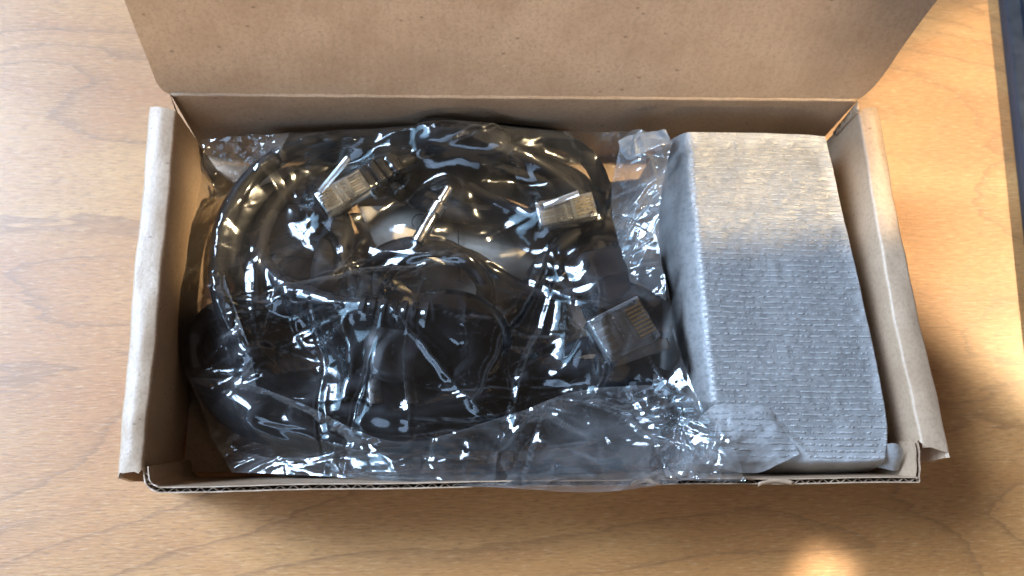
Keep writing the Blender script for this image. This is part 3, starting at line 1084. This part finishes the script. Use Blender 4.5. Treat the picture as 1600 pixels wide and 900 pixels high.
# adapter brick
ad = thing('power_adapter', 'black rectangular adapter block lying against the foam parcel', 'adapter', P(U(970, 440), 0.003))
m = frame(U(966, 440, 0.024), U(1030, 424, 0.024) - U(966, 440, 0.024), (0.10, 0.05, 1))
V, F = superbox(m, 0.0135, 0.0105, 0.0095, 9.0, 40, 20)
obj('case', V, F, 'black', ad, content=True, sharp=50)
V, F = tube(catmull([m @ Vector((-0.013, 0, 0)), U(860, 462, 0.024), U(800, 440, 0.022), U(740, 400, 0.020), U(690, 392, 0.018), U(620, 402, 0.014)], 9), 0.0019, 10)
obj('cable', V, F, 'rubber', ad, content=True)


# coils of thinner cable
def coil(name, label, cx, cy, rx, ry, z0, dz, turns, r, seed, tilt=0.0, tie=None):
    rg = random.Random(seed)
    o = thing(name, label, 'cable', P(U(cx, cy), 0.003), None)
    pts = []
    nn = int(turns * 14)
    for k in range(nn + 1):
        t = 2 * math.pi * k / 14 + 0.4
        tr = k / nn
        wob = 1 + 0.10 * math.sin(3.3 * tr * turns) + rg.uniform(-0.035, 0.035)
        x = rx * wob * math.cos(t)
        y = ry * wob * math.sin(t)
        c, s = math.cos(tilt), math.sin(tilt)
        pts.append(U(cx + x * c - y * s, cy + x * s + y * c, z0 + dz * tr + 0.0016 * math.sin(t * 1.3 + seed)))
    V, F = tube(catmull(pts, 4), r, 10)
    obj('cable', V, F, 'rubber', o, content=True)
    if tie:
        a, b, z = tie
        ring = [U(a + 4 * math.cos(q), b, z) + Vector((0, 0.0085 * math.cos(q), 0.006 * math.sin(q))) for q in np.linspace(0, 2 * math.pi, 24)]
        V, F = tube(ring, 0.0011, 8, 0.6)
        obj('twist_tie', V, F, 'black', o, content=True)
    return o


coil('coiled_cable', 'wide flattened coil of thin black cable along the front of the bag', 760, 640, 330, 62, 0.008, 0.021, 6, 0.0028, 3, -0.04, None)
coil('coiled_cable', 'small tight coil of black cable in the middle of the bag', 668, 452, 92, 66, 0.010, 0.018, 5, 0.0026, 5, 0.1)
coil('coiled_cable', 'oval coil of black cable at the left of the bag inside the thick cord', 470, 500, 92, 120, 0.008, 0.014, 4, 0.0028, 9, 0.25)
coil('coiled_cable', 'loose loops of black cable at the right end of the bag beside the parcel', 930, 470, 92, 120, 0.006, 0.014, 5, 0.0029, 14, 0.5)
coil('coiled_cable', 'black cable loops lying along the back of the bag behind the clear plugs', 770, 290, 150, 48, 0.006, 0.012, 5, 0.0029, 17, 0.12)
coil('coiled_cable', 'loose loops of black cable in the front left corner of the bag', 425, 575, 118, 92, 0.007, 0.016, 5, 0.0029, 21, 0.45)
coil('coiled_cable', 'bunched loops of black cable at the left below the upper clear plug', 455, 385, 84, 84, 0.006, 0.013, 5, 0.0029, 33, 0.3)
coil('coiled_cable', 'tangle of black cable across the front middle of the bag under the plug', 700, 600, 170, 60, 0.005, 0.012, 6, 0.0029, 25, -0.1)
coil('coiled_cable', 'nearly straight black cable loops in the front right of the bag', 930, 650, 120, 70, 0.006, 0.014, 6, 0.0029, 28, -0.25)
# moulded inline block at the front right and a second at the back
ib = thing('inline_adapter', 'black moulded block under crumpled film in the front right of the bag', 'adapter', P(U(960, 640), 0.003))
m = frame(U(965, 632, 0.020), U(1060, 618, 0.020) - U(965, 632, 0.020), (0, -0.15, 1))
V, F = superbox(m, 0.0165, 0.0105, 0.0095, 7.0, 40, 20)
obj('case', V, F, 'black', ib, content=True, sharp=50)
parts = []
for k in range(4):
    parts.append(superbox(m @ Matrix.Translation((-0.019 - k * 0.0026, 0, 0)), 0.0010, 0.0056 - k * 0.0005, 0.0052 - k * 0.0005, 4, 20, 10))
V, F = merge(*parts)
obj('strain_relief', V, F, 'black', ib, content=True)
ub = thing('cable_connector', 'black moulded cable connector under shiny film against the back wall of the box', 'connector', P(U(720, 222), 0.003))
m = frame(U(722, 222, 0.030), U(790, 232, 0.030) - U(722, 222, 0.030))
V, F = superbox(m, 0.0165, 0.0066, 0.0062, 3.6, 40, 18)
obj('body', V, F, 'black', ub, content=True)
V, F = tube(catmull([m @ Vector((0.015, 0, 0)), U(850, 262, 0.027), U(900, 300, 0.024), U(935, 345, 0.018), U(930, 420, 0.010)], 8), 0.0026, 12)
obj('cable', V, F, 'rubber', ub, content=True)
sk = thing('black_plug', 'stubby black plug with rounded end at the left below the clear plug', 'plug', P(U(500, 400), 0.003))
m = frame(U(520, 400, 0.022), U(540, 330, 0.022) - U(520, 400, 0.022))
V, F = superbox(m, 0.0125, 0.0058, 0.0056, 3.2, 32, 16)
obj('body', V, F, 'black', sk, content=True)
V, F = tube(catmull([m @ Vector((-0.012, 0, 0)), U(505, 470, 0.020), U(520, 540, 0.016), U(600, 610, 0.012)], 8), 0.0020, 10)
obj('cable', V, F, 'rubber', sk, content=True)

# ------------------------------------------------------------------ the clear bag
bag = thing('plastic_bag', 'crumpled clear plastic bag of black cables filling the left of the box', 'bag', P(U(660, 460), 0.0024))
NU, NV = 330, 230
b_bot = [U(352, 722, 0.012), U(430, 742, 0.018), U(560, 745, 0.030), U(740, 757, 0.0425), U(930, 768, 0.0475), U(1060, 752, 0.0485), U(1152, 742, 0.0495)]
b_top = [U(316, 222, 0.020), U(380, 214, 0.022), U(450, 208, 0.026), U(560, 203, 0.030), U(720, 193, 0.034), U(860, 204, 0.032), U(960, 206, 0.032), U(1006, 203, 0.036)]
b_lef = [U(352, 722, 0.012), U(316, 640, 0.016), U(279, 560, 0.022), U(268, 470, 0.024), U(285, 370, 0.022), U(306, 290, 0.018), U(316, 222, 0.020)]
b_rig = [U(1152, 742, 0.0495), U(1108, 660, 0.0475), U(1066, 560, 0.042), U(1040, 430, 0.040), U(1016, 320, 0.039), U(1006, 203, 0.036)]
G = coons(b_bot, b_top, b_lef, b_rig, NU, NV)
CV, CF = merge(*CONTENT)
bvh = BVHTree.FromPolygons([tuple(v) for v in CV], CF)
Hc = np.full((NV, NU), 0.003)
dn = Vector((0, 0, -1))
for j in range(NV):
    for i in range(NU):
        h_ = bvh.ray_cast(Vector((G[j, i, 0], G[j, i, 1], 0.2)), dn)
        if h_[0] is not None:
            Hc[j, i] = h_[0].z
# membrane: pulled tight over what it holds
lo = Hc + 0.0007
base = G[..., 2].copy()
Z = np.maximum(np.minimum(base, 0.010), lo)
Z[0], Z[-1], Z[:, 0], Z[:, -1] = base[0], base[-1], base[:, 0], base[:, -1]
for it in range(330):
    A = 0.25 * (Z[:-2, 1:-1] + Z[2:, 1:-1] + Z[1:-1, :-2] + Z[1:-1, 2:])
    Zn = np.maximum(A - 0.0000012, lo[1:-1, 1:-1])
    Z[1:-1, 1:-1] = Zn
Zt = Z.copy()
for it in range(700):
    A = 0.25 * (Zt[:-2, 1:-1] + Zt[2:, 1:-1] + Zt[1:-1, :-2] + Zt[1:-1, 2:])
    Zt[1:-1, 1:-1] = np.maximum(A, lo[1:-1, 1:-1])
mt = np.clip((0.92 - np.linspace(0, 1, NV)[:, None]) / 0.2, 0, 1)
Z = Z * (1 - mt) + Zt * mt
X, Y = G[..., 0], G[..., 1]
rg = np.random.default_rng(23)
pin = [tuple(U(x, y, 0.03)[:2]) for x, y in ((360, 340), (300, 580), (560, 490), (610, 700), (930, 600), (1060, 700), (960, 300), (460, 370), (690, 250), (850, 380), (350, 240))]
W = folds(X, Y, rg, 70, (0.016, 0.055), (0.0022, 0.0060), (0.0004, 0.0016), pin)
W += folds(X, Y, rg, 60, (0.010, 0.034), (0.0008, 0.0024), (0.00012, 0.00055), pin)
W2 = folds(X, Y, rg, 260, (0.004, 0.012), (0.0008, 0.0022), (0.00015, 0.0007))
qu = np.linspace(0, 1, NU)[None, :]; qv = np.linspace(0, 1, NV)[:, None]
rimm = np.clip(np.maximum(np.maximum(1 - qu / 0.16, 1 - qv / 0.20), np.maximum((qu - 0.90) / 0.10, (qv - 0.88) / 0.12)), 0, 1)
W += W2 * (0.03 + 0.6 * rimm)
calm = 1 - 0.55 * np.clip((qv - 0.50) / 0.15, 0, 1) * (1 - rimm)
W = W * calm
W += facets(X, Y, rg, 0.0120, 0.0018, 2.0, 0.25) * calm + facets(X, Y, rg, 0.0070, 0.0015, 1.7, -0.5) * (0.06 + 0.8 * rimm)
def ridge(pts, amp, w_up, w_dn):
    """one long soft fold of the film along a line of pixels: gentle on one side, steep on the other"""
    c = catmull([U(x, y, 0.034) for x, y in pts], 12)
    c = np.array([(p.x, p.y) for p in c])
    best = np.full(X.shape, 9.0); sgn_ = np.zeros_like(X); tt = np.zeros_like(X)
    for k in range(len(c) - 1):
        d = c[k + 1] - c[k]; L2 = float((d * d).sum())
        u = np.clip(((X - c[k, 0]) * d[0] + (Y - c[k, 1]) * d[1]) / L2, 0, 1)
        ex, ey = X - c[k, 0] - u * d[0], Y - c[k, 1] - u * d[1]
        q = np.hypot(ex, ey)
        m_ = q < best
        best = np.where(m_, q, best)
        sgn_ = np.where(m_, np.sign(d[0] * ey - d[1] * ex), sgn_)
        tt = np.where(m_, (k + u) / (len(c) - 1), tt)
    wd = np.where(sgn_ > 0, w_up, w_dn)
    return amp * np.exp(-(best / wd) ** 2) * np.clip(np.sin(np.pi * np.clip(tt, 0.02, 0.98)), 0, 1) ** 0.5


W = W * (0.95 + 0.05 * rimm)
for pts, amp, wu, wdn in (([(540, 362), (640, 392), (760, 398), (860, 410), (914, 432)], 0.0026, 0.0042, 0.0024),
                          ([(545, 655), (650, 640), (760, 615), (850, 582)], 0.0024, 0.0030, 0.0046),
                          ([(365, 300), (338, 380), (342, 460), (385, 545)], 0.0016, 0.0036, 0.0036),
                          ([(420, 330), (396, 420), (404, 530)], 0.0022, 0.0016, 0.0030),
                          ([(528, 492), (548, 560), (532, 650)], 0.0024, 0.0018, 0.0026),
                          ([(310, 590), (420, 650), (520, 692), (660, 716), (820, 700), (960, 640)], 0.0022, 0.0034, 0.0022),
                          ([(640, 240), (730, 212), (820, 255), (905, 300)], 0.0016, 0.0026, 0.0020),
                          ([(560, 455), (640, 400), (720, 400), (765, 440)], 0.0018, 0.0026, 0.0018),
                          ([(880, 470), (900, 540), (860, 600)], 0.0018, 0.0020, 0.0024),
                          ([(450, 540), (520, 525), (560, 470)], 0.0016, 0.0018, 0.0022)):
    W += ridge(pts, amp * 0.7, wu, wdn)
for (cx_, cy_, rr_) in ((978, 514, 0.011), (540, 297, 0.009), (888, 325, 0.010), (678, 335, 0.008)):
    cp = U(cx_, cy_, 0.038)
    W = W * (1 - 0.85 * np.exp(-((X - cp.x) ** 2 + (Y - cp.y) ** 2) / rr_ ** 2))
edgem = np.clip(np.minimum(np.minimum(qu, 1 - qu) / 0.01, np.minimum(qv, 1 - qv) / 0.015), 0.25, 1)
Z2 = np.maximum(Z + W * edgem, Hc + 0.0003)
Z2[1:-1, 1:-1] = np.where(Z2[1:-1, 1:-1] <= Hc[1:-1, 1:-1] + 0.0004, Z2[1:-1, 1:-1], Z2[1:-1, 1:-1])
G[..., 2] = Z2
uf = grid_obj('upper_film', G, 'film', bag)
set_attr(uf, 'crease', crease_of(W, X, Y))
set_attr(uf, 'loose', rimm)

ZI = Z2


def film_height(px, py):
    """height of the upper film below a pixel (nearest grid node)"""
    p = U(px, py, 0.035)
    for _ in range(4):
        d = (X - p.x) ** 2 + (Y - p.y) ** 2
        k = np.unravel_index(np.argmin(d), d.shape)
        p = U(px, py, float(Z2[k]))
    return float(Z2[k])


def flap(name, bottom, top, left, right, lift, nu, nv, nf, seed, bulge=0.0012):
    """a second layer of film lying on the first; pixels, with an optional height of their own"""
    def c(pts):
        return [U(p[0], p[1], p[2] if len(p) > 2 else film_height(p[0], p[1]) + lift) for p in pts]
    g = coons(c(bottom), c(top), c(left), c(right), nu, nv)
    x, y = g[..., 0], g[..., 1]
    r_ = np.random.default_rng(seed)
    wf = folds(x, y, r_, nf, (0.004, 0.022), (0.0012, 0.0040), (0.0002, 0.0010)) + facets(x, y, r_, 0.0060, 0.0011, 1.8, 0.3)
    zz_ = g[..., 2] + wf
    a = np.linspace(0, 1, nu)[None, :]; b = np.linspace(0, 1, nv)[:, None]
    zz_ += bulge * np.sin(np.pi * a) * np.sin(np.pi * b)
    # keep it above the film below
    ii = np.clip(((x - X.min()) / (X.max() - X.min()) * (NU - 1)), 0, NU - 1)
    g[..., 2] = zz_
    o = grid_obj(name, g, 'film2', bag)
    set_attr(o, 'crease', np.maximum(crease_of(wf, x, y), 0.55 * np.clip(1 - np.minimum(np.minimum(a, 1 - a) / (1.2 / nu), np.minimum(b, 1 - b) / (1.2 / nv)), 0, 1)))
    return o


# front hem, folded back over the bag
flap('folded_hem', [(362, 738, 0.020), (470, 742, 0.026), (620, 752, 0.038), (780, 762, 0.0465), (930, 769, 0.0482), (1060, 755, 0.0485)],
     [(296, 590), (380, 598), (470, 630), (620, 690), (790, 650), (900, 612), (1050, 600)],
     [(362, 738, 0.020), (330, 680), (296, 590)], [(1060, 755, 0.0485), (1060, 680), (1050, 600)], 0.0012, 220, 70, 110, 31)
# gathered end beside the parcel
flap('gathered_end', [(985, 440), (1010, 450), (1040, 470)], [(972, 214, 0.036), (1000, 200, 0.042), (1050, 222, 0.0465)],
     [(985, 440), (955, 320), (972, 214, 0.036)], [(1040, 470), (1030, 330, 0.0455), (1050, 222, 0.0465)], 0.0014, 60, 140, 60, 33, 0.0020)
flap('gathered_end', [(1042, 745, 0.049), (1100, 752, 0.0485), (1165, 752, 0.0490)], [(1020, 585), (1052, 600), (1092, 632, 0.0475)],
     [(1042, 745, 0.049), (1018, 680), (1020, 585)], [(1165, 752, 0.0490), (1140, 690, 0.0490), (1092, 632, 0.0475)], 0.0014, 80, 90, 80, 35, 0.0018)
# sealed seam at the back left
flap('sealed_seam', [(322, 262), (380, 258), (440, 236)], [(314, 218, 0.026), (380, 212, 0.028), (452, 206, 0.031)],
     [(322, 262), (314, 218, 0.026)], [(440, 236), (452, 206, 0.031)], 0.0012, 90, 40, 40, 37, 0.0008)
# loose left side hanging down inside the wall
flap('loose_side', [(300, 640, 0.006), (330, 690, 0.008), (372, 738, 0.010)], [(275, 400), (300, 420), (350, 430)],
     [(300, 640, 0.006), (268, 520, 0.010), (275, 400)], [(372, 738, 0.010), (400, 600), (350, 430)], 0.0010, 70, 130, 90, 39, 0.0016)

# ------------------------------------------------------------------ unidentified dark flat slab at the right edge of the picture
dv = thing('navy_slab', 'dark navy edge of an unidentified flat slab lying on the table at the right', 'navy_slab', P(U(1600, 150), 0.0))
A, B = U(1556, -20, 0.0005), U(1604, 430, 0.0005)
m = frame(A + Vector((0, 0, 0.0035)), B - A)
L = (B - A).length + 0.03
V, F = box(m, -0.06, L + 0.004, 0.0, 0.16, -0.0038, 0.0022)
obj('base', V, F, 'navy_edge', dv, bevel=0.0012, sharp=40)
V, F = box(m, -0.055, L - 0.002, 0.0062, 0.155, 0.0015, 0.0034)
obj('lid', V, F, 'navy', dv, bevel=0.0006, sharp=40)  # raised darker upper panel of the slab
